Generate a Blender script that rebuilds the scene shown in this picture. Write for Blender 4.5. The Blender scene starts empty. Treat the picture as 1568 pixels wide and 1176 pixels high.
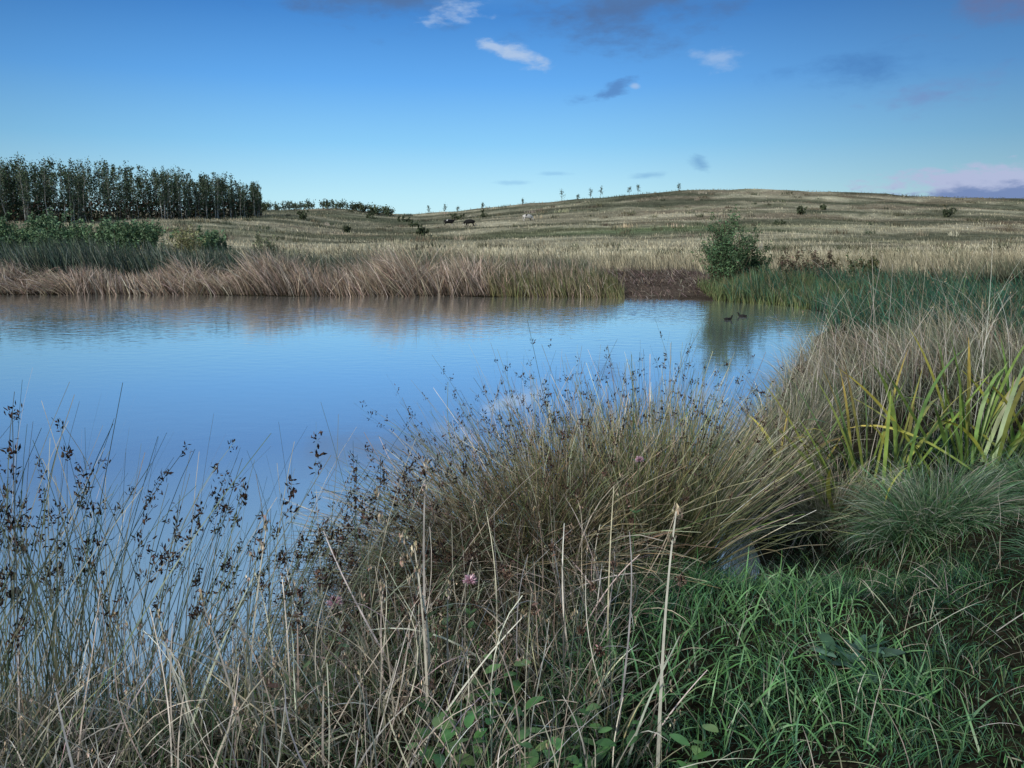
import bpy, math, numpy as np
from mathutils import Vector
rng=np.random.default_rng(11)
sc=bpy.context.scene
PI=math.pi
# ------------------------------------------------------------------ helpers
tab=rng.random((256,256))
def vnoise(x,y):
    x=np.asarray(x,float)+1000.3; y=np.asarray(y,float)+1000.7
    xi=np.floor(x).astype(int); yi=np.floor(y).astype(int)
    fx=x-xi; fy=y-yi; fx=fx*fx*(3-2*fx); fy=fy*fy*(3-2*fy)
    a=tab[xi&255,yi&255]; b=tab[(xi+1)&255,yi&255]; c=tab[xi&255,(yi+1)&255]; d=tab[(xi+1)&255,(yi+1)&255]
    return (a*(1-fx)+b*fx)*(1-fy)+(c*(1-fx)+d*fx)*fy
def fbm(x,y):
    return (vnoise(x,y)+.5*vnoise(x*2.1+7,y*2.1+3)+.25*vnoise(x*4.3+17,y*4.3+9))/1.75
def sm(t):
    t=np.clip(t,0,1); return t*t*(3-2*t)
U=lambda a,b,n: rng.uniform(a,b,n)
G=lambda m,s,n: rng.normal(m,s,n)

class Acc:
    def __init__(s): s.V=[];s.F=[];s.C=[];s.M=[];s.n=0
    def add(s,v,f,c,m=0):
        s.V.append(v.reshape(-1,3)); s.F.append(f.reshape(-1,4)+s.n); s.C.append(c.reshape(-1,3)); s.M.append(np.full(len(s.F[-1]),m,int)); s.n+=len(s.V[-1])
    def build(s,name,mats,smooth=False,parent=None):
        v=np.concatenate(s.V);f=np.concatenate(s.F);c=np.concatenate(s.C);m=np.concatenate(s.M)
        me=bpy.data.meshes.new(name)
        me.vertices.add(len(v)); me.vertices.foreach_set('co',v.astype(np.float32).ravel())
        me.loops.add(len(f)*4); me.loops.foreach_set('vertex_index',f.astype(np.int32).ravel())
        me.polygons.add(len(f)); me.polygons.foreach_set('loop_start',np.arange(0,len(f)*4,4,dtype=np.int32))
        me.polygons.foreach_set('material_index',m.astype(np.int32))
        if smooth: me.polygons.foreach_set('use_smooth',np.ones(len(f),bool))
        me.update(calc_edges=True)
        a=me.color_attributes.new('Col','FLOAT_COLOR','POINT')
        a.data.foreach_set('color',np.concatenate([np.clip(c,0,1),np.ones((len(c),1))],1).astype(np.float32).ravel())
        for x in mats: me.materials.append(x)
        o=bpy.data.objects.new(name,me); sc.collection.objects.link(o)
        if parent: o.parent=parent
        return o

def pick(pal,n,j=.18):
    pal=np.array(pal,float); c=pal[rng.integers(0,len(pal),n)]
    return c*np.exp(G(0,j,(n,1)))*np.exp(G(0,j*.25,(n,3)))

def blades(acc,P,L,az,lean,bend,w,seg,c0,c1,prof='grass',mat=0,pw=1.5,drift=.3,tw=1.0):
    N=len(P); 
    L=np.broadcast_to(L,N);az=np.broadcast_to(az,N);lean=np.broadcast_to(lean,N);bend=np.broadcast_to(bend,N);w=np.broadcast_to(w,N)
    s=np.linspace(0,1,seg+1); mid=(s[:-1]+s[1:])/2
    th=np.clip(lean[:,None]+bend[:,None]*mid**pw,-2.9,2.9)
    a=az[:,None]+G(0,drift,(N,1))*mid
    step=(L/seg)[:,None]
    d=np.stack([np.sin(th)*np.sin(a)*step,np.sin(th)*np.cos(a)*step,np.cos(th)*step],-1)
    c=np.concatenate([P[:,None,:],P[:,None,:]+np.cumsum(d,1)],1)
    t=U(-tw,tw,N)
    perp=np.stack([np.cos(az),-np.sin(az),0*az],-1)
    th0=lean+bend*.3
    nr=np.stack([np.cos(th0)*np.sin(az),np.cos(th0)*np.cos(az),-np.sin(th0)],-1)
    side=np.cos(t)[:,None]*perp+np.sin(t)[:,None]*nr
    if prof=='grass': wp=np.maximum(.08,(1-s**2)*(.7+.6*s))
    elif prof=='stem': wp=1-.65*s
    elif prof=='leaf': wp=np.sin(PI*np.clip(s*.93+.04,0,1))**.8
    elif prof=='iris': wp=np.maximum(.05,(1-s**5)*(.75+.3*s))
    elif prof=='spike': wp=np.sin(PI*np.clip(s*.85+.12,0,1))
    off=side[:,None,:]*(w[:,None]*wp[None,:]*.5)[:,:,None]
    v=np.stack([c-off,c+off],2)
    k=np.arange(N)[:,None]*(2*(seg+1))+np.arange(seg)[None,:]*2
    f=np.stack([k,k+1,k+3,k+2],-1)
    col=c0[:,None,:]*(1-s)[None,:,None]+c1[:,None,:]*s[None,:,None]
    col=np.repeat(col[:,:,None,:],2,2)
    acc.add(v,f,col,mat)
    return c

def leaves(acc,C,size,col,mat=0,asp=.5):
    N=len(C); a=rng.normal(size=(N,3)); a/=np.linalg.norm(a,axis=1)[:,None]
    b=np.cross(a,rng.normal(size=(N,3))); b/=np.linalg.norm(b,axis=1)[:,None]
    size=np.broadcast_to(size,N)[:,None]
    v=np.stack([C-a*size*.5,C+b*size*asp*.5-a*size*.05,C+a*size*.5,C-b*size*asp*.5-a*size*.05],1)
    f=np.arange(N*4).reshape(N,4)
    acc.add(v,f,np.repeat(col[:,None,:],4,1),mat)

def tube(acc,pts,rad,sides,col,mat=0):
    pts=np.array(pts,float); n=len(pts)
    tg=np.gradient(pts,axis=0); tg/=np.linalg.norm(tg,axis=1)[:,None]
    ref=np.array([.3,1,.1]) if abs(tg[0][2])>.5 else np.array([0,0,1.])
    s1=np.cross(tg,ref); s1/=np.linalg.norm(s1,axis=1)[:,None]; s2=np.cross(tg,s1)
    an=np.linspace(0,2*PI,sides,endpoint=False)
    v=pts[:,None,:]+np.array(rad)[:,None,None]*(np.cos(an)[None,:,None]*s1[:,None,:]+np.sin(an)[None,:,None]*s2[:,None,:])
    i=np.arange(n-1)[:,None]*sides; j=np.arange(sides)[None,:]; j2=(j+1)%sides
    f=np.stack([i+j,i+j2,i+sides+j2,i+sides+j],-1)
    acc.add(v,f,np.broadcast_to(np.array(col,float),(n*sides,3)).copy(),mat)

# ------------------------------------------------------------------ terrain
shore=np.array([(-120,4),(-60,-3),(-25,0),(-12,1.8),(-6,2.6),(-3,3.0),(-1.6,3.15),(-.9,3.5),(-.4,4.2),(.2,4.75),(.9,4.95),(1.3,4.7),(1.5,4.5),(1.75,4.9),(2.1,6.5),(3.2,9),(5.0,13),(7.6,18),(9.2,21),(8.9,24),(7.2,26),(4.9,27),(2.5,27.7),(.4,28),(-3,28.3),(-7,28.2),(-12,28.9),(-19,29),(-40,33),(-80,38),(-120,40)],float)
def sdf(x,y):
    x=np.asarray(x,float);y=np.asarray(y,float); sh=x.shape
    p=np.stack([x.ravel(),y.ravel()],-1); best=np.full(len(p),1e9); ins=np.zeros(len(p),bool)
    for i in range(len(shore)):
        a=shore[i];b=shore[(i+1)%len(shore)];e=b-a;w=p-a
        t=np.clip((w@e)/(e@e),0,1); q=w-t[:,None]*e
        best=np.minimum(best,(q**2).sum(1))
        c=(a[1]>p[:,1])!=(b[1]>p[:,1])
        xx=(b[0]-a[0])*(p[:,1]-a[1])/((b[1]-a[1]) if b[1]!=a[1] else 1e-9)+a[0]
        ins^=c&(p[:,0]<xx)
    d=np.sqrt(best); d[ins]*=-1
    return d.reshape(sh)
SU=np.array([-.9,-.65,-.30,-.15,-.07,0,.063,.146,.212,.304,.387,.51,.65,1.0])
SV=np.array([.020,.018,.0215,.0225,.0290,.0365,.043,.0495,.0545,.0572,.0545,.049,.044,.03])
def height(x,y):
    x=np.asarray(x,float);y=np.asarray(y,float)
    d=sdf(x,y)
    nb=sm((15-y)/8)
    H=.35+.2*nb; wd=2.6-1.2*nb
    d2=d+(vnoise(x*1.3,y*1.3)-.5)*.35*nb+(vnoise(x*.4,y*.4)-.5)*.8*(1-nb)
    zo=.04+(H-.04)*sm(d2/wd)
    zi=np.maximum(-.9,.04+.5*d2)
    z=np.where(d2>0,zo,zi)
    z+=sm((d-3)/30)*.35*(1-nb)
    Sv=np.interp(x/np.maximum(y,1.),SU,SV)
    t=np.clip((y-60)/150,0,1)**1.8
    t2=1-sm((y-213)/260)
    z=z+t*t2*(Sv*210+1.5)
    z+=2.2*sm((-x-18)/30)*sm((y-60)/50)*t2
    z+=(fbm(x/14,y/14)-.5)*1.3*sm((y-55)/60)*t2
    z+=(fbm(x/1.1,y/1.1)-.5)*.09*sm(d/1.0)
    return z
# ------------------------------------------------------------------ materials
def nt(m): 
    m.use_nodes=True; t=m.node_tree; t.nodes.clear(); return t
def attr_mat(name,rough=.6,trans=.3,nscale=30.,namp=.5,spec=.25,bump=0):
    m=bpy.data.materials.new(name); t=nt(m); N=t.nodes; K=t.links
    out=N.new('ShaderNodeOutputMaterial'); a=N.new('ShaderNodeAttribute'); a.attribute_name='Col'
    tc=N.new('ShaderNodeTexCoord'); no=N.new('ShaderNodeTexNoise'); no.inputs['Scale'].default_value=nscale; no.inputs['Detail'].default_value=2
    K.new(tc.outputs['Object'],no.inputs['Vector'])
    mr=N.new('ShaderNodeMapRange'); mr.inputs['From Min'].default_value=.3; mr.inputs['From Max'].default_value=.7
    mr.inputs['To Min'].default_value=1-namp; mr.inputs['To Max'].default_value=1+namp*.6
    K.new(no.outputs['Fac'],mr.inputs['Value'])
    vm=N.new('ShaderNodeVectorMath'); vm.operation='SCALE'; K.new(a.outputs['Color'],vm.inputs[0]); K.new(mr.outputs[0],vm.inputs['Scale'])
    if spec>0:
        p=N.new('ShaderNodeBsdfPrincipled'); p.inputs['Roughness'].default_value=rough; p.inputs['Specular IOR Level'].default_value=spec
        K.new(vm.outputs[0],p.inputs['Base Color'])
    else:
        p=N.new('ShaderNodeBsdfDiffuse'); K.new(vm.outputs[0],p.inputs['Color'])
    if trans>0:
        tr=N.new('ShaderNodeBsdfTranslucent'); K.new(vm.outputs[0],tr.inputs['Color'])
        mx=N.new('ShaderNodeMixShader'); mx.inputs[0].default_value=trans
        K.new(p.outputs[0],mx.inputs[1]); K.new(tr.outputs[0],mx.inputs[2]); K.new(mx.outputs[0],out.inputs[0])
    else: K.new(p.outputs[0],out.inputs[0])
    return m
M_grass=attr_mat('grass_blade',.42,.18,14,.35,.45)
M_reed=attr_mat('reed_blade',.6,0,3,.3,0)
M_leaf=attr_mat('foliage',.55,0,2,.3,0)
M_bark=attr_mat('bark',.8,0,6,.5,0)
M_seed=attr_mat('seed_head',.8,0,60,.5,0)

def ground_mat():
    m=bpy.data.materials.new('grassland'); t=nt(m); N=t.nodes; K=t.links
    out=N.new('ShaderNodeOutputMaterial'); a=N.new('ShaderNodeAttribute'); a.attribute_name='Col'
    tc=N.new('ShaderNodeTexCoord'); p=N.new('ShaderNodeBsdfDiffuse')
    mp=N.new('ShaderNodeMapping'); mp.inputs['Scale'].default_value=(.35,1.,1.); K.new(tc.outputs['Object'],mp.inputs[0])
    def noise(s,d,src):
        n=N.new('ShaderNodeTexNoise'); n.inputs['Scale'].default_value=s; n.inputs['Detail'].default_value=d; n.inputs['Roughness'].default_value=.65; K.new(src,n.inputs['Vector']); return n
    n1=noise(.12,6,mp.outputs[0]); n2=noise(1.6,5,mp.outputs[0]); n3=noise(30,3,tc.outputs['Object'])
    cur=a.outputs['Color']
    for n,lo,hi in ((n1,.6,1.35),(n2,.55,1.4),(n3,.6,1.35)):
        mr=N.new('ShaderNodeMapRange'); mr.inputs['From Min'].default_value=.35; mr.inputs['From Max'].default_value=.65; mr.inputs['To Min'].default_value=lo; mr.inputs['To Max'].default_value=hi
        K.new(n.outputs['Fac'],mr.inputs['Value'])
        vm=N.new('ShaderNodeVectorMath'); vm.operation='SCALE'; K.new(cur,vm.inputs[0]); K.new(mr.outputs[0],vm.inputs['Scale']); cur=vm.outputs[0]
    K.new(cur,p.inputs['Color'])
    b=N.new('ShaderNodeBump'); b.inputs['Strength'].default_value=.8; b.inputs['Distance'].default_value=.25; K.new(n2.outputs['Fac'],b.inputs['Height']); K.new(b.outputs[0],p.inputs['Normal'])
    K.new(p.outputs[0],out.inputs[0]); return m
M_ground=ground_mat()

PALE=np.array([.47,.43,.31]);TAN=np.array([.30,.275,.195]);OLV=np.array([.175,.175,.115]);DRK=np.array([.08,.09,.06]);GRN=np.array([.12,.17,.08]);RUST=np.array([.21,.17,.125])
def fieldcol(x,y):
    n=fbm(x/34+3,y/8); n2=fbm(x/12,y/4+9); n3=fbm(x/40+20,y/9+5); n4=fbm(x/20+60,y/7+25)
    c=TAN*np.ones(x.shape+(1,))
    def mix(c,col,f): f=np.clip(f,0,1)[...,None]; return c*(1-f)+col*f
    c=mix(c,OLV,sm((n-.48)/.1)*.9)
    c=mix(c,RUST,sm((n4-.55)/.08)*.6)
    c=mix(c,PALE,sm((n2-.54)/.1)*.7)
    c=mix(c,DRK,sm((n3-.56)/.06)*.8)
    yy=y+(vnoise(x/26+9,y/40)-.5)*26+x*.10
    for q,wq in ((98,1.6),(119,2.2),(146,2.4),(171,2.6),(196,2.5)):
        c=mix(c,DRK*1.2,np.exp(-((yy-q)/wq)**2)*.85*sm((vnoise(x/17+q,y/90)-.3)/.2))
    c=mix(c,GRN,np.exp(-((y-118)/8)**2-((x-22)/22)**2)*.7)
    pb=sm((y-42)/8)*(1-sm((y-80)/16))*(1-.8*sm((fbm(x/14+40,y/6)-.5)/.07))
    c=mix(c,PALE,pb*.85)
    return c
NA=540; rr=np.concatenate([[.03],np.geomspace(.3,4500,400)])
an=np.linspace(0,2*PI,NA,endpoint=False)
R,A=np.meshgrid(rr,an,indexing='ij'); X=R*np.sin(A);Y=R*np.cos(A); Z=height(X,Y)
C=fieldcol(X,Y)
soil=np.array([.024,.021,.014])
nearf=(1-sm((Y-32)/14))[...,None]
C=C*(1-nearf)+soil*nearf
bf=np.exp(-((X-5.9)/3.0)**4-((Y-32)/6)**4)[...,None]
C=C*(1-bf)+np.array([.11,.085,.07])*bf
i=np.arange(len(rr)-1)[:,None]*NA; j=np.arange(NA)[None,:]; j2=(j+1)%NA
F=np.stack([i+j,i+NA+j,i+NA+j2,i+j2],-1)
cut=int(np.searchsorted(rr,62))
def sub(lo,hi,name):
    acc=Acc(); v=np.stack([X,Y,Z],-1)[lo:hi+1]; c=C[lo:hi+1]
    k=F[:hi-lo]; acc.add(v,k.reshape(-1,4),c); o=acc.build(name,[M_ground],True); return o
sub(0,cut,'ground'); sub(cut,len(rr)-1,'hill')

# ------------------------------------------------------------------ pond
me=bpy.data.meshes.new('pond_water'); me.from_pydata([(-125,-6,0),(14,-6,0),(14,44,0),(-125,44,0)],[],[(0,1,2,3)])
wo=bpy.data.objects.new('pond_water',me); sc.collection.objects.link(wo)
m=bpy.data.materials.new('water'); t=nt(m); N=t.nodes;K=t.links
out=N.new('ShaderNodeOutputMaterial'); tc=N.new('ShaderNodeTexCoord')
mp=N.new('ShaderNodeMapping'); mp.inputs['Scale'].default_value=(.6,1.,1.); mp.inputs['Rotation'].default_value=(0,0,.15); K.new(tc.outputs['Object'],mp.inputs[0])
n1=N.new('ShaderNodeTexNoise'); n1.inputs['Scale'].default_value=5.; n1.inputs['Detail'].default_value=2; K.new(mp.outputs[0],n1.inputs['Vector'])
n2=N.new('ShaderNodeTexNoise'); n2.inputs['Scale'].default_value=.3; n2.inputs['Detail'].default_value=3; K.new(mp.outputs[0],n2.inputs['Vector'])
sp=N.new('ShaderNodeSeparateXYZ'); K.new(tc.outputs['Object'],sp.inputs[0])
mr=N.new('ShaderNodeMapRange'); mr.interpolation_type='SMOOTHSTEP'; mr.inputs['From Min'].default_value=10; mr.inputs['From Max'].default_value=27; mr.inputs['To Min'].default_value=.05; mr.inputs['To Max'].default_value=1.; K.new(sp.outputs['Y'],mr.inputs['Value'])
mr2=N.new('ShaderNodeMapRange'); mr2.inputs['From Min'].default_value=.38; mr2.inputs['From Max'].default_value=.6; mr2.inputs['To Min'].default_value=.5; mr2.inputs['To Max'].default_value=1.; K.new(n2.outputs['Fac'],mr2.inputs['Value'])
mu=N.new('ShaderNodeMath'); mu.operation='MULTIPLY'; K.new(mr.outputs[0],mu.inputs[0]); K.new(mr2.outputs[0],mu.inputs[1])
mu2=N.new('ShaderNodeMath'); mu2.operation='MULTIPLY'; K.new(mu.outputs[0],mu2.inputs[0]); mu2.inputs[1].default_value=.52
bp=N.new('ShaderNodeBump'); bp.inputs['Distance'].default_value=.035; K.new(mu2.outputs[0],bp.inputs['Strength']); K.new(n1.outputs['Fac'],bp.inputs['Height'])
gl=N.new('ShaderNodeBsdfGlossy'); gl.inputs['Roughness'].default_value=.05; gl.inputs['Color'].default_value=(.98,.98,.96,1); K.new(bp.outputs[0],gl.inputs['Normal'])
df=N.new('ShaderNodeBsdfDiffuse'); df.inputs['Color'].default_value=(.40,.45,.45,1)
fr=N.new('ShaderNodeFresnel'); fr.inputs['IOR'].default_value=1.6
mf=N.new('ShaderNodeMapRange'); mf.inputs['To Min'].default_value=.62; mf.inputs['To Max'].default_value=1.; mf.inputs['From Max'].default_value=.75; K.new(fr.outputs[0],mf.inputs['Value'])
mx=N.new('ShaderNodeMixShader'); K.new(mf.outputs[0],mx.inputs[0]); K.new(df.outputs[0],mx.inputs[1]); K.new(gl.outputs[0],mx.inputs[2]); K.new(mx.outputs[0],out.inputs[0])
me.materials.append(m)

# ------------------------------------------------------------------ scatter helpers
def pts(n,x0,x1,y0,y1,f=None,over=6):
    x=U(x0,x1,n*over); y=U(y0,y1,n*over)
    if f is not None:
        k=U(0,1,len(x))<f(x,y); x=x[k];y=y[k]
    x=x[:n];y=y[:n]
    return np.stack([x,y,height(x,y)-.02],-1)
def seeds(acc,C,n,size,pal,spread,up=0.):
    N=len(C)*n; P=np.repeat(C,n,0)+G(0,1,(N,3))*spread*np.array([.8,.8,1.3])
    c=pick(pal,N,.3)
    blades(acc,P,U(.5,1.2,N)*size,U(0,2*PI,N),U(0,1.7,N)*(1-up),G(0,.3,N),size*U(.25,.45,N),2,c,c,'spike',mat=1,tw=1.5)

DRY=[(.40,.35,.25),(.33,.28,.19),(.48,.43,.33),(.21,.165,.11)]
PAL=[(.70,.66,.57),(.60,.56,.47),(.48,.43,.34)]
GREEN=[(.05,.15,.06),(.07,.185,.06),(.035,.11,.06),(.10,.22,.07)]
OLIVE=[(.10,.13,.055),(.13,.15,.07),(.085,.11,.055)]
BRN=[(.06,.04,.032),(.09,.062,.047),(.04,.028,.025)]

acc=Acc()
n=120000
d=np.exp(U(np.log(40),np.log(212),n)); b=U(-.78,.85,n); x=b*d; y=d
P=np.stack([x,y,height(x,y)-.03],-1)
c=fieldcol(x,y)*np.exp(G(.08,.3,(n,1)))
hh=U(.15,.5,n)*(.5+1.0*fbm(x/9,y/6)); 
blades(acc,P,hh,G(-1.0,.9,n),U(0,.5,n),U(.1,.8,n),U(.03,.06,n)*(d/60)**.8,2,c*.8,c*1.3,'grass')
acc.build('meadow_grass',[M_reed])
acc=Acc(); nc=900
d=np.exp(U(np.log(45),np.log(205),nc)); b=U(-.7,.8,nc); k=vnoise(b*d/14,d/5)>.45; d=d[k];b=b[k];nc=len(d)
per=40; x=np.repeat(b*d,per)+G(0,.5,nc*per)*np.repeat(U(.6,1.8,nc),per); y=np.repeat(d,per)+G(0,.5,nc*per); n=nc*per
P=np.stack([x,y,height(x,y)-.03],-1); cc=np.repeat(pick([(.10,.11,.07),(.13,.12,.08),(.17,.14,.10),(.08,.095,.06),(.45,.40,.30)],nc,.2),per,0)*np.exp(G(0,.2,(n,1)))
blades(acc,P,U(.3,.8,n)*np.repeat(U(.6,1.3,nc),per),U(0,2*PI,n),U(0,.5,n),U(0,.6,n),U(.03,.06,n)*(y/60)**.8,2,cc*.8,cc*1.1,'grass')
acc.build('meadow_tussocks',[M_reed])

# far reed beds
def shoreband(lo,hi): 
    return lambda x,y: ((lambda d:(d>lo)&(d<hi))(sdf(x,y))).astype(float)
acc=Acc()
n=19000
P=pts(n,-34,3.4,27,36,shoreband(-.35,1.7),12); x=P[:,0];n=len(P)
k=U(0,1,n)<np.interp(x,[-40,0,3.6],[1,1,.5]); P=P[k];x=P[:,0];n=len(P)
Hh=np.interp(x,[-34,-19,-13,-11,-6.5,-5.3,-1,1.5],[.9,.85,.95,1.2,1.25,1.7,1.55,1.15])*(.5+.95*vnoise(x*.9,P[:,1]*.7))*U(.65,1.1,n)
ln=.15+.6*vnoise(x*.55+9,P[:,1]*.2); lod=sm((vnoise(x*.35+31,P[:,1]*.1)-.42)/.2)*np.interp(x,[-14,-9],[1,.5])
TANR=[(.44,.345,.265),(.53,.43,.345),(.36,.275,.205),(.62,.53,.45),(.25,.19,.14)]
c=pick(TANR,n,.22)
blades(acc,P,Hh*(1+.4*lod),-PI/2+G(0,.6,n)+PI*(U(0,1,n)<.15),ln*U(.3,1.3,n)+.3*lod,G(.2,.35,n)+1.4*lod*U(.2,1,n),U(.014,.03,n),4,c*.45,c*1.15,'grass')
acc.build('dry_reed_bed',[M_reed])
acc=Acc()
n=21000
P=pts(n,-40,3.4,28,42,shoreband(1.4,8),6); x=P[:,0];n=len(P)
Hh=np.interp(x,[-40,-19,-12,-6,0,5],[1.65,1.65,1.35,1.25,1.05,.8])*(.68+.55*vnoise(x*.8,P[:,1]*.8))*U(.7,1.1,n)
lf=sm((-x-3)/8)[:,None]
c=pick([(.055,.08,.06),(.07,.095,.07),(.04,.065,.055),(.09,.11,.075)],n,.25)*lf+pick([(.09,.115,.07),(.16,.155,.11),(.22,.19,.14)],n,.25)*(1-lf)
ct=c*1.25+np.array([.24,.24,.22])*(U(0,1,(n,1))<.16)
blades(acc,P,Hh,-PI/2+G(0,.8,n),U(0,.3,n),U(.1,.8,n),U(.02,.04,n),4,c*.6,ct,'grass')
acc.build('green_reed_bed',[M_reed])
acc=Acc()
n=3400
P=pts(n,-.8,4.0,26.4,31,shoreband(-.4,1.8),10); n=len(P)
c0=pick([(.22,.19,.09),(.17,.17,.08)],n); c1=pick([(.07,.115,.055),(.09,.13,.055),(.18,.17,.10),(.3,.25,.18)],n)
blades(acc,P,U(.4,1.05,n)*(.6+.65*vnoise(P[:,0]*1.1,P[:,1])),-PI/2+G(0,.9,n),U(0,.4,n),U(0,.7,n),U(.014,.028,n),4,c0,c1,'grass')
n=5000
P=pts(n,6.8,11.5,23,30.5,shoreband(-.3,2.2),8); n=len(P)
c0=pick([(.15,.17,.07),(.12,.15,.06)],n); c1=pick([(.07,.13,.065),(.09,.15,.07),(.20,.19,.11)],n)
blades(acc,P,U(.3,.9,n)*(.55+.6*vnoise(P[:,0]*1.1,P[:,1])),G(0,2,n),U(0,.4,n),U(0,.8,n),U(.012,.025,n),4,c0,c1,'grass')
n=15000
P=pts(n,7.2,24,12,27,lambda x,y:((sdf(x,y)>-.2)&(sdf(x,y)<5.5)&(y<27)).astype(float),8); n=len(P)
c=pick([(.035,.115,.08),(.045,.13,.08),(.035,.085,.07),(.09,.14,.08),(.18,.165,.11)],n,.28)
blades(acc,P,U(.4,1.1,n)*(.55+.7*vnoise(P[:,0],P[:,1])),-PI/2+G(0,1.2,n),U(0,.5,n),U(.2,1.3,n),U(.012,.024,n),5,c*.7,c*1.2,'grass')
acc.build('sedge_bed',[M_reed])
acc=Acc(); n=4800
P=pts(n,3.3,8.8,26.8,39,lambda x,y:(sdf(x,y)>-.1)*1.,4); n=len(P)
c=pick([(.13,.10,.085),(.19,.15,.13),(.085,.065,.055),(.32,.27,.23)],n,.28)
blades(acc,P,U(.12,.5,n)*(.4+1.1*vnoise(P[:,0]*1.3,P[:,1])),G(-1,1.2,n),U(.4,1.4,n),U(0,.9,n),U(.015,.03,n),3,c*.6,c,'grass')
acc.build('dead_bracken',[M_reed])
acc=Acc(); n=36000
P=pts(n,-46,56,30,50,lambda x,y:((sdf(x,y)>5.0)&~((x>3.2)&(x<8.8)&(y<38))).astype(float),3); n=len(P); x=P[:,0];y=P[:,1]
q=(sm((fbm(x/9+5,y/5)-.45)/.15)*sm((50-y)/16+.1))[:,None]
c=(np.array([.38,.34,.235])*(1-q)+np.array([.12,.135,.09])*q)*np.exp(G(0,.28,(n,1)))
blades(acc,P,U(.3,.8,n),G(-1.2,.9,n),U(0,.5,n),U(.1,.8,n),U(.02,.04,n),3,c*.7,c*1.2,'grass')
acc.build('rough_grass_belt',[M_reed])

# ------------------------------------------------------------------ trees and bushes
def tree(acc,x,y,h,cw,r,nl,ls,pal,start=.3,nb=14,bark=(.16,.15,.13),up=.75,sides=5,asp=.6):
    z=float(height(np.array([x]),np.array([y]))[0])-.1
    s=np.linspace(0,1,7); wob=np.cumsum(G(0,.014*h,(7,2)),0); wob-=wob[0]
    tp=np.stack([x+wob[:,0],y+wob[:,1],z+s*h],-1)
    tube(acc,tp,r*(1-.88*s),sides,bark,1)
    bs=U(start,.97,nb); bl=cw*(1.08-bs)**.55*U(.6,1.15,nb); ba=U(0,2*PI,nb)
    bp=np.stack([np.interp(bs,s,tp[:,k]) for k in range(3)],-1)
    bc=np.broadcast_to(np.array(bark)*.7,(nb,3))
    c=blades(acc,bp,bl,ba,np.full(nb,up)*U(.7,1.3,nb),G(-.1,.3,nb),np.full(nb,max(r*.5,.015)),4,bc,bc,'stem',1)
    k=rng.integers(0,nb,nl); q=U(.25,1,nl)*4; i0=np.minimum(q.astype(int),3); fr=(q-i0)[:,None]
    C=c[k,i0]*(1-fr)+c[k,i0+1]*fr+G(0,1,(nl,3))*np.array([.12,.12,.2])*cw
    shade=(U(.6,1.4,nb)[k])[:,None]
    leaves(acc,C,U(.5,1.3,nl)*ls,pick(pal,nl,.22)*shade,0,asp)
acc=Acc()
BL=[(.07,.11,.07),(.085,.125,.075),(.06,.095,.065),(.13,.155,.095)]
cnt=0
wx=[-125,-72,-60,-48]; wy=[100,112,134,152]
while cnt<860:
    x=rng.uniform(-128,-46); y0=float(np.interp(x,wx,wy)); y=y0+rng.uniform(0,1)**1.3*34
    if x>-.318*y or y>200: continue
    h=float(np.interp(x,[-110,-72,-60,-50],[9.8,9.3,8.2,6.2]))*rng.uniform(.78,1.07)*(.9+.18*float(vnoise(x/5,y/5)))
    front=(y-y0)<6
    tree(acc,x,y,h,h*.18,.075,230 if front else 220,.24 if front else .32,BL,start=.3 if rng.random()<.6 else .08,nb=18,bark=(.46,.45,.42) if rng.random()<.6 else (.14,.13,.12),up=.55,sides=4); cnt+=1
n=18000; x=U(-125,-46,n); y=np.interp(x,wx,wy)+U(1,30,n); k=x<-.318*y; x=x[k];y=y[k];n=len(x)
P=np.stack([x,y,height(x,y)+3.2*U(0,1,n)**1.3],-1)
leaves(acc,P,U(.3,.7,n),pick([(.04,.06,.04),(.06,.08,.045),(.11,.07,.05)],n,.25),0,.7)
acc.build('birch_woodland',[M_leaf,M_bark])

def bush(name,x,y,h,w,pal,nl,ls,stems=26,asp=.35,spread=.55):
    acc=Acc(); z=float(height(np.array([x]),np.array([y]))[0])-.05
    P=np.stack([x+G(0,w*.13,stems),y+G(0,w*.13,stems),np.full(stems,z)],-1)
    L=h*U(.55,1.12,stems); az=U(0,2*PI,stems); le=U(0,spread,stems)*(w/h)
    bc=np.tile(np.array([[.09,.075,.05]]),(stems,1))
    c=blades(acc,P,L,az,le,G(.0,.25,stems),np.full(stems,.012+h*.008),6,bc,bc,'stem',1)
    ts=stems*5; k=rng.integers(0,stems,ts); q=U(.12,.9,ts)*6; i0=q.astype(int)
    b2=c[k,i0]; bc2=np.tile(bc[:1],(ts,1))
    c2=blades(acc,b2,h*U(.15,.38,ts),U(0,2*PI,ts),U(.2,.9,ts),G(-.1,.3,ts),np.full(ts,.006+h*.003),3,bc2,bc2,'stem',1)
    k=rng.integers(0,ts,nl); q=U(.1,1,nl)*3; i0=np.minimum(q.astype(int),2); fr=(q-i0)[:,None]
    C=c2[k,i0]*(1-fr)+c2[k,i0+1]*fr+G(0,1,(nl,3))*h*.03
    C[:,2]=np.maximum(C[:,2],z+.05)
    leaves(acc,C,U(.6,1.3,nl)*ls,pick(pal,nl,.2)*(U(.6,1.4,ts)[k])[:,None],0,asp)
    return acc.build(name,[M_leaf,M_bark])
WIL=[(.08,.14,.075),(.10,.165,.08),(.06,.11,.06)]
bush('willow_bush',7.8,28.2,2.6,2.3,WIL,8500,.11,38)
bush('willow_bush',9.0,28.6,1.6,1.6,WIL,3000,.10,20)
bush('bramble_bush',11.2,29.5,1.35,3.2,[(.12,.10,.07),(.08,.09,.055),(.16,.11,.09)],4500,.11,30)
bush('bramble_bush',14.0,31,1.1,3.4,[(.08,.11,.06),(.12,.115,.06)],4000,.11,30)
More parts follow.
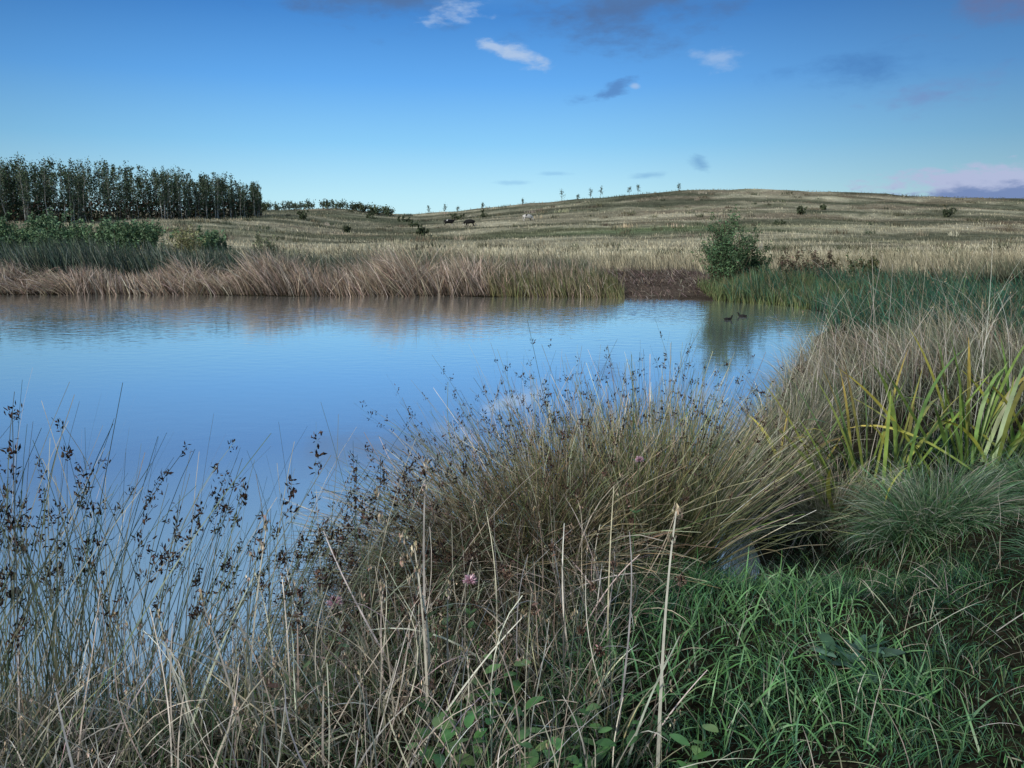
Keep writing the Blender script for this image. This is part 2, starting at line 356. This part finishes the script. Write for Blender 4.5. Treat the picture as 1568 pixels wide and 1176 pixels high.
SC=[(.14,.22,.13),(.16,.25,.14),(.11,.18,.10)]
for (x,y,h,w) in [(-26.5,55,3.1,5),(-29.5,57,2.6,4),(-35,60,3.4,6),(-37.5,58,3.0,5),(-43,62,3.4,6),(-33,57,2.6,5),(-24,62,2.0,5),(-32,66,2.4,5),(-47,60,2.8,6),(-40,66,3,6)]:
    bush('willow_scrub',x,y,h,w,SC,6500,.22,50,.45,.6)
bush('osier_bush',-21,50,2.2,3.2,[(.26,.26,.13),(.22,.24,.12),(.32,.3,.18)],3200,.16,34)
bush('osier_bush',-14.5,46,1.7,2.6,[(.21,.23,.15),(.17,.19,.11)],2600,.15,30)
HP=[(.08,.105,.06),(.10,.12,.07),(.065,.085,.055)]
for (x,y,h,w) in [(-13.5,118,1.6,2.4),(-27,128,1.2,2),(-40,150,1.8,3),(55,150,1.6,2.6),(83,150,2.,3.2),(101,150,1.8,3),(-6,175,1.6,5),(-12,172,1.8,4),(64,162,1.2,2),(-20,160,1.5,4),(-24,176,1.6,6),(-32,180,1.6,6),(44,130,.9,2)]:
    bush('hawthorn_bush',x,y,h,w,HP,1100,.28,18,.6,.7)
acc=Acc()
for x,h in [(-22,1.8),(-17.7,2.),(-14,1.6),(-7.5,2.),(2.7,1.7),(13,3.),(17,1.6),(20.6,2.2),(22.8,2.5),(30.8,2.1),(33,2.3),(43.5,1.9)]:
    tree(acc,x,206+rng.uniform(-3,3),h,h*.55,.05,150,.24,HP,start=.25,nb=12)
for q in range(60):
    x=rng.uniform(-66,-30); tree(acc,x,202+rng.uniform(-8,4),rng.uniform(.7,1.7),1.9,.05,130,.42,HP,start=.02,nb=10)
acc.build('hilltop_saplings',[M_leaf,M_bark])

# ------------------------------------------------------------------ foreground
def tussock(name,cx,cy,n,rad,L0,L1,lean_x,lean_y,spread,c0,c1,w,bend=(.2,1.),seedf=.1,seg=7,j=.36):
    acc=Acc(); r=rad*np.sqrt(U(0,1,n)); a=U(0,2*PI,n); x=cx+r*np.cos(a); y=cy+r*np.sin(a)
    P=np.stack([x,y,np.maximum(height(x,y),0)-.03],-1)
    gx=np.round(a*4)+np.round(r*9)*31; rs=np.random.default_rng(5); tb=rs.normal(0,.17,(997,2)); ti=(gx.astype(int)*37)%997
    vx=(r*np.cos(a)/rad)*spread+G(0,.15,n)+lean_x+tb[ti,0]; vy=(r*np.sin(a)/rad)*spread+G(0,.15,n)+lean_y+tb[ti,1]
    az=np.arctan2(vx,vy); ln=np.hypot(vx,vy)
    L=U(L0,L1,n)*(1-.12*r/rad)*(.85+.3*rs.random(997)[ti])
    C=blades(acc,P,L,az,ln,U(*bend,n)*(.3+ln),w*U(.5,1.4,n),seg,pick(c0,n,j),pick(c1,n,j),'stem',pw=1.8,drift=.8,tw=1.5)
    if seedf>0:
        k=U(0,1,n)<seedf; seeds(acc,C[k,-2]*.6+C[k,-1]*.4,9,.019,BRN,.010)
        k=U(0,1,n)<seedf*.5; seeds(acc,C[k,-2],7,.017,BRN,.009)
    return acc.build(name,[M_grass,M_seed])
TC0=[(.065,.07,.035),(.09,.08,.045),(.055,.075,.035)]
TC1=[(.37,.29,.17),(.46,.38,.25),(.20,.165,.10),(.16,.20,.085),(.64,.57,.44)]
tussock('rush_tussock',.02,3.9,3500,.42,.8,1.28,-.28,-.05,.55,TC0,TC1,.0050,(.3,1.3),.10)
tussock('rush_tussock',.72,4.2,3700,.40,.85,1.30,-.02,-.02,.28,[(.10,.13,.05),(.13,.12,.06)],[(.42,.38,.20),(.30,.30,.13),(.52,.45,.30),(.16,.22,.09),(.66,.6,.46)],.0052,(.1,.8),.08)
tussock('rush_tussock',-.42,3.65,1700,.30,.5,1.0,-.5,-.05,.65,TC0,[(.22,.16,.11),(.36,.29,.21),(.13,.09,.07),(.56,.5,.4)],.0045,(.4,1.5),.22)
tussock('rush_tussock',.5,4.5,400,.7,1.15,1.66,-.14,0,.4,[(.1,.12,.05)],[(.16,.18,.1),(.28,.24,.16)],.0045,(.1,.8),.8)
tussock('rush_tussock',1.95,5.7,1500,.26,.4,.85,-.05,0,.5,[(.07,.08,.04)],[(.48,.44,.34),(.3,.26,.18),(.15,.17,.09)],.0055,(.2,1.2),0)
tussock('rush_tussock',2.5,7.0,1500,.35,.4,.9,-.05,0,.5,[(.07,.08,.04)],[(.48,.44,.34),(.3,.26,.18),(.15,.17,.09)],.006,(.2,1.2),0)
def rushes(name,n,x0,x1,y0,y1,L0,L1,lx,ly,w,seedf,f=None,c0=None,c1=None,bend=(.05,.55)):
    acc=Acc(); P=pts(n,x0,x1,y0,y1,f,4); n=len(P); P[:,2]=np.maximum(P[:,2],-.1)
    vx=G(lx,.2,n); vy=G(ly,.12,n)
    C=blades(acc,P,U(L0,L1,n),np.arctan2(vx,vy),np.hypot(vx,vy),U(*bend,n),w*U(.7,1.3,n),10,pick(c0 or [(.06,.13,.06),(.09,.15,.07),(.22,.20,.13)],n),pick(c1 or [(.15,.20,.12),(.25,.25,.17),(.11,.15,.09),(.46,.42,.33)],n),'stem',pw=2,drift=.6,tw=1.5)
    k=np.where(U(0,1,n)<seedf)[0]
    for q,s,pr in ((-1,.9,.8),(-2,1.15,.8),(-2,1.,.5),(-3,.9,.25)):
        kk=k[U(0,1,len(k))<pr]; f2=U(0,1,(len(kk),1)); cc=C[kk,q]*f2+C[kk,q-1]*(1-f2)
        seeds(acc,cc,14,.022*s,BRN,.012)
    return acc.build(name,[M_grass,M_seed])
rushes('rush_clump',350,-2.45,-1.5,2.3,3.3,.85,1.5,.10,0,.0055,.28)
rushes('rush_clump',250,-1.7,-.7,2.5,3.5,.7,1.35,.34,.05,.0053,.34)
rushes('rush_clump',110,-1.2,-.4,2.7,3.7,.7,1.2,.18,.1,.0048,.4)
def leftmask(x,y): return (x<.25+.5*(y-2.2)+.5*(vnoise(x*2,y*2)-.5))*(sdf(x,y)>-.12)*1.
acc=Acc(); n=7800
P=pts(n,-2.8,1.0,1.35,4.2,leftmask,5); n=len(P)
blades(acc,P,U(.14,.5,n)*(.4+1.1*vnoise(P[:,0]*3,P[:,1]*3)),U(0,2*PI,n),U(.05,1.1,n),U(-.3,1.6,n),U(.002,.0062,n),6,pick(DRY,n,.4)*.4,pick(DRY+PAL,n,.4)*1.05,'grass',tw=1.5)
n=5500
P=pts(n,-2.8,1.0,1.35,4.0,leftmask,5); n=len(P)
blades(acc,P,U(.10,.38,n),U(0,2*PI,n),U(.0,.8,n),U(.1,1.4,n),U(.003,.006,n),5,pick(OLIVE,n)*.5,pick(OLIVE+GREEN,n),'grass',tw=1.5)
n=700
P=pts(n,-2.4,.75,1.7,3.4,leftmask,5); n=len(P)
cc=pick(PAL,n,.2)
Cn=blades(acc,P,U(.3,.72,n),U(0,2*PI,n),U(.03,.8,n),G(.1,.7,n),U(.004,.0095,n),8,cc*.8,cc*1.1,'stem',tw=1.5,drift=1.0)
k=U(0,1,n)<.25
for q in (-1,-2):
    seeds(acc,Cn[k,q],8,.014,[(.45,.38,.28),(.34,.27,.19)],.005,.6)
acc.build('dry_grass',[M_grass,M_seed])
acc=Acc()
P=np.array([(-.33,2.35,0),(-.28,2.3,0),(-.36,2.42,0),(-.22,2.5,0),(-.47,2.55,0),(-.31,2.6,0),(-1.05,2.3,0),(-.95,2.45,0),(-.85,2.2,0),(-.3,2.45,0),(-1.35,2.5,0),(.45,2.1,0)],float); P[:,2]=height(P[:,0],P[:,1])-.02
n=len(P); cc=pick([(.70,.64,.54)],n,.12)
C2=blades(acc,P,U(.45,.9,n),U(0,2*PI,n),U(.03,.2,n),G(0,.3,n),U(.009,.015,n),9,cc*.8,cc,'stem',tw=.5,drift=.8)
for q in (-1,-2): seeds(acc,C2[:,q],16,.02,[(.5,.42,.32),(.4,.33,.24)],.008,.7)
acc.build('pale_reed_stalks',[M_grass,M_seed])

def gmask(x,y): return (x>-.15+.45*(y-2.2)+.6*(vnoise(x*2,y*2)-.5))*(sdf(x,y)>.05)*1.
acc=Acc(); n=62000
P=pts(n,-.5,4.4,1.2,6.2,gmask,3); n=len(P); x=P[:,0];y=P[:,1]
cl=vnoise(x*4.5,y*4.5); ang=2*PI*vnoise(x*1.7+5,y*1.7)*2
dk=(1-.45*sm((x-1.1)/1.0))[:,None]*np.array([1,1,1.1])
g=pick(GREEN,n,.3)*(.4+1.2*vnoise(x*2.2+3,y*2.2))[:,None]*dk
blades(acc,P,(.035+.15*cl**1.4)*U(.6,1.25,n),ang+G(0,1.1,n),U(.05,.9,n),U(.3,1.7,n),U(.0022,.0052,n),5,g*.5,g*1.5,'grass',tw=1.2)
n=3400
P=pts(n,-.2,4.2,1.4,6.2,gmask,4); n=len(P)
g=pick([(.13,.25,.08),(.2,.27,.13),(.46,.44,.33),(.62,.58,.48)],n,.2)
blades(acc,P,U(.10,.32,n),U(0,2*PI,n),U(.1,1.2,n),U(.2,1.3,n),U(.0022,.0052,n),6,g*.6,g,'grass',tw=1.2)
k=1500
P=pts(k,.25,1.55,2.2,4.2,gmask,6); n=len(P)
g=pick([(.15,.34,.12),(.20,.40,.18)],n,.2)
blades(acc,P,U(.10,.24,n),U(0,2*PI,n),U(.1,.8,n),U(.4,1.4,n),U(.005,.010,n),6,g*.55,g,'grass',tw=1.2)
acc.build('green_grass',[M_grass])

def gtus(cx,cy,n,rad,L0,L1,c0,c1,name='grass_tussock',w=.0042):
    return tussock(name,cx,cy,n,rad,L0,L1,0,-.05,.9,c0,c1,w,(.7,1.8),0,8)
gtus(2.65,4.6,2800,.26,.36,.6,[(.035,.10,.04)],[(.08,.19,.09),(.15,.25,.12),(.46,.47,.38)])
gtus(2.25,5.2,1300,.24,.35,.6,[(.08,.10,.045)],[(.54,.5,.38),(.3,.28,.17)])
gtus(3.4,4.6,1700,.28,.26,.45,[(.035,.09,.04)],[(.07,.15,.07),(.16,.22,.12)])
gtus(1.9,4.0,1300,.3,.12,.25,[(.035,.10,.04)],[(.06,.17,.07),(.11,.24,.10)])
gtus(3.0,3.6,1700,.35,.12,.26,[(.03,.08,.04)],[(.045,.12,.065),(.09,.18,.09)])
acc=Acc(); n=25000
def tanmask(x,y):
    ir=((x-3.2)/1.3)**2+((y-5.7)/1.1)**2<1
    return (sdf(x,y)>-.15)*np.clip(1.3-(y-5)/14,.2,1)*np.where(ir,.05,1)*np.where((x<4.6)&(y<6.6)&(x>2.4),.3,1)
P=pts(n,2.0,13,5.8,16,tanmask,5); n=len(P); x=P[:,0];y=P[:,1]
q=sm((vnoise(x*.8+3,y*.8)-.3)/.25)[:,None]
c=pick(DRY+[(.56,.51,.40)],n,.34)*(1-q*.7)+pick([(.10,.16,.075),(.14,.18,.09)],n,.2)*q*.7
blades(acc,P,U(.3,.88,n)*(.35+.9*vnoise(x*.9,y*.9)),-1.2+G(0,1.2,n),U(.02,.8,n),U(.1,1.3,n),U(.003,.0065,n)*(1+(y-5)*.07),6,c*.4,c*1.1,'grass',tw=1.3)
n=190
P=pts(n,2.2,5.5,5.3,8.5,lambda x,y:(sdf(x,y)>.1)*1.,4); n=len(P); cc=pick(PAL,n,.15)
Cn=blades(acc,P,U(.9,1.8,n),G(.6,1.2,n),U(.0,.35,n),U(.0,1.1,n),np.full(n,.0042),10,cc*.7,cc,'stem',pw=2.4,tw=1.3)
k=U(0,1,n)<.35; seeds(acc,Cn[k,-1],8,.018,[(.3,.25,.17)],.009,.6)
acc.build('tall_bank_grass',[M_grass,M_seed])
def iris(cx,cy,n,L0,L1):
    acc=Acc(); x=cx+G(0,.15,n); y=cy+G(0,.12,n); P=np.stack([x,y,height(x,y)-.03],-1)
    c0=pick([(.20,.32,.07),(.14,.25,.06)],n); c1=pick([(.58,.52,.10),(.22,.34,.08),(.58,.42,.10),(.2,.12,.05),(.36,.44,.10),(.16,.28,.08)],n)
    vx=(x-cx)*2.4+G(-.05,.26,n)
    blades(acc,P,U(L0,L1,n),np.where(vx>0,PI/2,-PI/2)+G(0,.5,n),np.abs(vx)+.03,np.where(U(0,1,n)<.35,U(.6,2.0,n),U(0,.35,n)),U(.024,.040,n),10,c0,c1,'iris',pw=2.5,drift=.15,tw=.6)
    acc.build('flag_iris',[M_grass])
iris(2.62,5.35,44,.75,1.2); iris(3.4,5.4,42,.7,1.12); iris(2.15,5.8,12,.6,.95); iris(4.0,5.7,24,.65,1.0)

def herb(name,cx,cy,n,Ls,wl,pal,rad,hmax=.25):
    acc=Acc(); a=U(0,2*PI,n); r=rad*np.sqrt(U(0,1,n)); x=cx+r*np.cos(a); y=cy+r*np.sin(a); z=height(x,y)
    P=np.stack([x,y,z],-1); cs=pick([(.06,.1,.04),(.12,.07,.05)],n)
    C=blades(acc,P,U(.4,1,n)*hmax,a,U(0,.5,n),U(0,.5,n),np.full(n,.003),4,cs,cs,'stem')
    for q in (-1,-2,-3):
        g=pick(pal,n,.2)
        blades(acc,C[:,q],U(.7,1.2,n)*Ls,U(0,2*PI,n),U(.9,1.5,n),U(.2,.9,n),U(.8,1.2,n)*wl,6,g,g*1.15,'leaf',tw=.3)
    acc.build(name,[M_grass])
LG=[(.07,.18,.05),(.10,.23,.07),(.14,.25,.08)]
herb('nettle_patch',-.05,2.15,26,.06,.032,LG,.28,.26)
herb('nettle_patch',.35,2.0,26,.06,.03,LG,.3,.2)
herb('bramble_patch',-.75,3.1,22,.05,.035,[(.08,.14,.06),(.17,.09,.06),(.12,.15,.08)],.25,.42)
herb('bramble_patch',-.5,2.6,24,.045,.03,[(.07,.11,.045),(.13,.07,.04),(.09,.13,.065)],.3,.3)
herb('dock_plant',1.35,2.75,7,.11,.05,[(.05,.12,.07),(.08,.15,.10)],.1,.06)
acc=Acc(); n=46
P=pts(n,-.9,1.1,2.1,3.6,leftmask,6); n=len(P); cc=pick([(.13,.09,.06),(.18,.13,.10)],n)
C2=blades(acc,P,U(.25,.6,n),U(0,2*PI,n),U(0,.4,n),G(0,.4,n),np.full(n,.004),7,cc,cc,'stem')
seeds(acc,C2[:,-1],44,.018,[(.12,.08,.06),(.2,.14,.11),(.08,.055,.04)],.007)
acc.build('knapweed_seedheads',[M_grass,M_seed])
def clover(x,y,top,r=.017):
    acc=Acc(); z=float(height(np.array([x]),np.array([y]))[0]); g=np.array([[.09,.17,.06]])
    C=blades(acc,np.array([[x,y,z]]),np.array([top-z]),np.array([1.]),np.array([.02]),np.array([.05]),np.array([.004]),6,g,g,'stem')
    tip=C[0,-1]; n=190; d=rng.normal(size=(n,3)); d/=np.linalg.norm(d,axis=1)[:,None]; d[:,2]=np.abs(d[:,2])*1.1-.25
    c0=pick([(.55,.34,.42)],n,.15); c1=pick([(.9,.66,.73),(.75,.46,.57)],n,.2)
    blades(acc,tip+d*r*.35,r*U(.8,1.3,n),np.arctan2(d[:,0],d[:,1]),np.arccos(np.clip(d[:,2],-1,1)),G(0,.25,n),np.full(n,r*.24),2,c0,c1,'leaf',tw=1.5)
    for q in (-1,-3,-4):
        b=np.repeat(C[0,q][None],3,0)-np.array([0,0,.012]); gg=pick([(.08,.17,.06)],3)
        blades(acc,b,np.full(3,.035),np.array([0,2.1,4.2])+q,np.full(3,1.1),np.full(3,.3),np.full(3,.022),5,gg,gg,'leaf',tw=.1)
    acc.build('clover_flower',[M_grass])
clover(-.70,2.75,.80,.022); clover(-.17,2.75,.89,.020); clover(.53,3.2,1.24,.014)

# ------------------------------------------------------------------ animals
def skin(name,V,E,Rd,mat,loc,rot,scale=1):
    me=bpy.data.meshes.new(name); me.from_pydata(V,E,[]); o=bpy.data.objects.new(name,me); sc.collection.objects.link(o)
    md=o.modifiers.new('Skin','SKIN'); md.use_smooth_shade=True
    for i,r in enumerate(Rd):
        sv=me.skin_vertices[0].data[i]; sv.radius=(r,r) if not isinstance(r,tuple) else r; sv.use_root=(i==0)
    s=o.modifiers.new('S','SUBSURF'); s.levels=2; s.render_levels=2
    me.materials.append(mat); o.location=loc; o.rotation_euler=(0,0,rot); o.scale=(scale,)*3
    return o
def patch_mat(name,c1,c2,th):
    m=bpy.data.materials.new(name); t=nt(m);N=t.nodes;K=t.links
    out=N.new('ShaderNodeOutputMaterial');p=N.new('ShaderNodeBsdfPrincipled');p.inputs['Roughness'].default_value=.7; p.inputs['Specular IOR Level'].default_value=.15
    tc=N.new('ShaderNodeTexCoord');n=N.new('ShaderNodeTexNoise');n.inputs['Scale'].default_value=1.6;n.inputs['Detail'].default_value=1;K.new(tc.outputs['Object'],n.inputs['Vector'])
    r=N.new('ShaderNodeValToRGB'); r.color_ramp.elements[0].position=th; r.color_ramp.elements[1].position=th+.02; r.color_ramp.elements[0].color=(*c1,1); r.color_ramp.elements[1].color=(*c2,1)
    K.new(n.outputs['Fac'],r.inputs[0]);K.new(r.outputs[0],p.inputs['Base Color']);K.new(p.outputs[0],out.inputs[0]);return m
def cow(x,y,rot,graze,mat):
    z=float(height(np.array([x]),np.array([y]))[0])-.12
    V=[(0,0,.98),(-.45,0,1.04),(-.85,0,1.12),(.5,0,1.0),(.8,0,1.06)]
    Rd=[(.40,.46),(.38,.43),(.28,.30),(.37,.43),(.26,.32)]
    E=[(0,1),(1,2),(0,3),(3,4)]
    hd=[(1.02,0,.85,.19),(1.18,0,.55,.15),(1.26,0,.38,.15),(1.34,0,.16,.10)] if graze else [(1.02,0,1.22,.19),(1.17,0,1.34,.15),(1.32,0,1.31,.15),(1.54,0,1.15,.10)]
    k=4
    for q in hd: V.append(q[:3]);Rd.append(q[3]);E.append((k,len(V)-1));k=len(V)-1
    hb=len(V)-2
    for s in (1,-1):
        h=V[hb]; V.append((h[0]-.05,s*.22,h[2]+.06));Rd.append(.04);E.append((hb,len(V)-1))
        k=3
        for q in [(.6,s*.2,.68,.13),(.62,s*.2,.40,.075),(.6,s*.2,.2,.055),(.62,s*.2,.04,.065)]:
            V.append(q[:3]);Rd.append(q[3]);E.append((k,len(V)-1));k=len(V)-1
        k=2
        for q in [(-.72,s*.2,.80,.19),(-.62,s*.21,.60,.11),(-.88,s*.21,.42,.065),(-.84,s*.21,.22,.05),(-.8,s*.21,.04,.065)]:
            V.append(q[:3]);Rd.append(q[3]);E.append((k,len(V)-1));k=len(V)-1
    k=2
    for q in [(-1.08,0,1.15,.05),(-1.14,0,.9,.025),(-1.12,0,.5,.045)]:
        V.append(q[:3]);Rd.append(q[3]);E.append((k,len(V)-1));k=len(V)-1
    skin('grazing_cow' if graze else 'cow',V,E,Rd,mat,(x,y,z),rot,.95)
bw=patch_mat('cow_hide',(.010,.010,.010),(.6,.58,.55),.60); wb=patch_mat('cow_hide_pale',(.55,.53,.5),(.02,.02,.02),.56)
cow(-12.2,152,.2,False,bw); cow(-7.9,146,2.9,True,bw); cow(3.0,152,.4,True,wb)
dm=patch_mat('duck_plumage',(.015,.014,.014),(.05,.04,.035),.6)
def duck(x,y,rot):
    V=[(0,0,.02),(-.12,0,.03),(-.2,0,.05),(.1,0,.03),(.14,0,.10),(.16,0,.15),(.215,0,.14)]
    E=[(0,1),(1,2),(0,3),(3,4),(4,5),(5,6)];Rd=[(.07,.06),(.06,.05),(.02,.012),(.055,.05),(.03,.03),(.033,.033),(.014,.008)]
    skin('coot',V,E,Rd,dm,(x,y,0),rot,.7)
duck(5.7,20.2,.3); duck(6.3,21.0,2.8)

# ------------------------------------------------------------------ world
SA=math.radians(222); SE=math.radians(27)
w=bpy.data.worlds.new('World'); sc.world=w; w.use_nodes=True; t=w.node_tree; N=t.nodes;K=t.links; N.clear()
out=N.new('ShaderNodeOutputWorld'); bg=N.new('ShaderNodeBackground'); bg.inputs['Strength'].default_value=.1; K.new(bg.outputs[0],out.inputs[0])
sky=N.new('ShaderNodeTexSky'); sky.sky_type='NISHITA'; sky.sun_disc=False; sky.sun_elevation=SE; sky.sun_rotation=SA; sky.air_density=1.0; sky.dust_density=.4; sky.ozone_density=2.5
def mth(op,a,b=None,c=None,clamp=False):
    n=N.new('ShaderNodeMath'); n.operation=op; n.use_clamp=clamp
    for i,v in enumerate((a,b,c)):
        if v is None: continue
        if isinstance(v,(int,float)): n.inputs[i].default_value=v
        else: K.new(v,n.inputs[i])
    return n.outputs[0]
tc=N.new('ShaderNodeTexCoord'); sp=N.new('ShaderNodeSeparateXYZ'); K.new(tc.outputs['Generated'],sp.inputs[0])
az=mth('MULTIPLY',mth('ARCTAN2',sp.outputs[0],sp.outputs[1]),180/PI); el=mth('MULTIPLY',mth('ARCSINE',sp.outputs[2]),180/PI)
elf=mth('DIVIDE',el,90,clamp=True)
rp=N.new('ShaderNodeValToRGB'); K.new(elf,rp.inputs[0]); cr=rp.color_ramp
stops=[(0,(.58,.86,.92)),(.03,(.45,.77,.91)),(.07,(.23,.57,.89)),(.115,(.105,.38,.84)),(.165,(.04,.215,.60)),(.24,(.14,.35,.64)),(.40,(.30,.50,.72)),(.6,(.62,.76,.9)),(1,(1.,1.08,1.15))]  # highest stops, out of view, are brightened to add overhead light to the scene
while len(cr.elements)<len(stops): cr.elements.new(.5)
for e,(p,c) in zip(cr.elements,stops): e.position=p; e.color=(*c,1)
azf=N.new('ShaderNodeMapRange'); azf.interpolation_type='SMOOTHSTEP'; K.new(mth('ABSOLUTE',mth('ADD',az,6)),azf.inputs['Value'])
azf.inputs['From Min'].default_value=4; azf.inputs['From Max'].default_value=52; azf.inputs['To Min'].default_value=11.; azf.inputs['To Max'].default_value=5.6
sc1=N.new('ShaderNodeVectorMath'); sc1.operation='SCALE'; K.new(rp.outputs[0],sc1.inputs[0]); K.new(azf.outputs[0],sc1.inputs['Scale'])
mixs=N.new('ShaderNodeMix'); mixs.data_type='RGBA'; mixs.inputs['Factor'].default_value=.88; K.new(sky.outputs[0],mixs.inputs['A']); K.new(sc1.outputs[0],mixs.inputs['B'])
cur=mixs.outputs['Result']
mp=N.new('ShaderNodeMapping'); mp.inputs['Scale'].default_value=(1,1,2.6); K.new(tc.outputs['Generated'],mp.inputs[0])
nz=N.new('ShaderNodeTexNoise'); nz.inputs['Scale'].default_value=14; nz.inputs['Detail'].default_value=7; nz.inputs['Roughness'].default_value=.62; K.new(mp.outputs[0],nz.inputs['Vector'])
nz2=N.new('ShaderNodeTexNoise'); nz2.inputs['Scale'].default_value=34; nz2.inputs['Detail'].default_value=6; nz2.inputs['Roughness'].default_value=.6; K.new(mp.outputs[0],nz2.inputs['Vector'])
def cloud(a0,e0,sa,se,tilt,dens,col,amp=1.6,soft=.9,fine=False):
    global cur
    da=mth('SUBTRACT',az,a0); de=mth('SUBTRACT',el,e0); c,s=math.cos(tilt),math.sin(tilt)
    u=mth('DIVIDE',mth('ADD',mth('MULTIPLY',da,c),mth('MULTIPLY',de,s)),sa); v=mth('DIVIDE',mth('SUBTRACT',mth('MULTIPLY',de,c),mth('MULTIPLY',da,s)),se)
    r=mth('SQRT',mth('ADD',mth('MULTIPLY',u,u),mth('MULTIPLY',v,v)))
    r=mth('ADD',r,mth('MULTIPLY',mth('SUBTRACT',(nz2 if fine else nz).outputs['Fac'],.5),amp*2))
    mr=N.new('ShaderNodeMapRange'); mr.interpolation_type='SMOOTHSTEP'; K.new(r,mr.inputs['Value']); mr.inputs['From Min'].default_value=1.05; mr.inputs['From Max'].default_value=1.05-soft; mr.inputs['To Min'].default_value=0; mr.inputs['To Max'].default_value=dens
    mm=N.new('ShaderNodeMix'); mm.data_type='RGBA'; K.new(mr.outputs[0],mm.inputs['Factor']); K.new(cur,mm.inputs['A']); mm.inputs['B'].default_value=(*[x*10 for x in col],1); cur=mm.outputs['Result']
GREY=(.085,.17,.36); WH=(.42,.56,.79)
cloud(7,15.0,9,2.8,0,.9,GREY,1.5,1.3); cloud(-9,15.6,8,2.2,0,.9,GREY,1.5,1.3)
cloud(-4,14.7,2.6,.8,.1,.6,WH,1.8,1.2,True)
cloud(.5,12.2,2.6,.75,-.28,.95,WH,1.3,1.2,True); cloud(-1.3,12.7,1.2,.5,-.3,.8,WH,1.2,1.,True)
cloud(14.3,11.7,1.8,.8,-.05,.55,WH,1.3,1.3,True)
cloud(7.2,9.9,2.0,.7,.35,.75,(.09,.22,.5),1.4,1.1,True); cloud(5,9.3,1.6,.5,0,.5,(.10,.25,.55),1.4,1.1,True); cloud(8.6,10.1,.5,.25,0,.6,WH,.8,.8,True)
cloud(13.3,4.9,1.1,.6,-.5,.7,(.14,.33,.6),1.1,1.1,True); cloud(9.6,4.1,1.6,.3,.1,.5,(.17,.38,.66),1.,1,True)
cloud(3,4.3,1.6,.2,0,.4,(.2,.44,.74),1.,1,True); cloud(0,3.7,1.6,.2,0,.4,(.2,.44,.74),1.,1,True)
cloud(31,14.0,6,2.6,-.2,.85,(.13,.18,.36),1.6,1.3); cloud(28,8.6,4,1.1,.1,.55,(.19,.22,.46),1.6,1.2)
cloud(23,10.3,6,1.2,0,.5,(.05,.16,.42),1.5,1.3)
cloud(31.5,3.2,7.5,1.3,0,1,(.44,.50,.70),1.0,.6,True); cloud(32.0,2.3,8.5,1.0,.02,.95,(.17,.25,.47),1.1,.8,True); cloud(-60,11,18,3,0,.7,(.3,.38,.62),1.6,1.); cloud(70,14,20,4,0,.7,(.3,.38,.62),1.6,1.)
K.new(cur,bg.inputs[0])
sd=Vector((math.sin(SA)*math.cos(SE),math.cos(SA)*math.cos(SE),math.sin(SE)))
L=bpy.data.lights.new('sun','SUN'); L.energy=3.3; L.angle=math.radians(5); L.color=(1,.95,.87)
lo=bpy.data.objects.new('sun',L); sc.collection.objects.link(lo); lo.rotation_euler=(-sd).to_track_quat('-Z','Y').to_euler(); lo.location=sd*50
cam=bpy.data.cameras.new('camera'); cam.lens=27; cam.sensor_width=36; cam.clip_end=9000; cam.clip_start=.05
co=bpy.data.objects.new('camera',cam); sc.collection.objects.link(co); co.location=(0,0,2.2); co.rotation_euler=(math.radians(90-11),0,0); sc.camera=co
sc.view_settings.view_transform='Standard'; sc.view_settings.look='None'; sc.view_settings.exposure=0
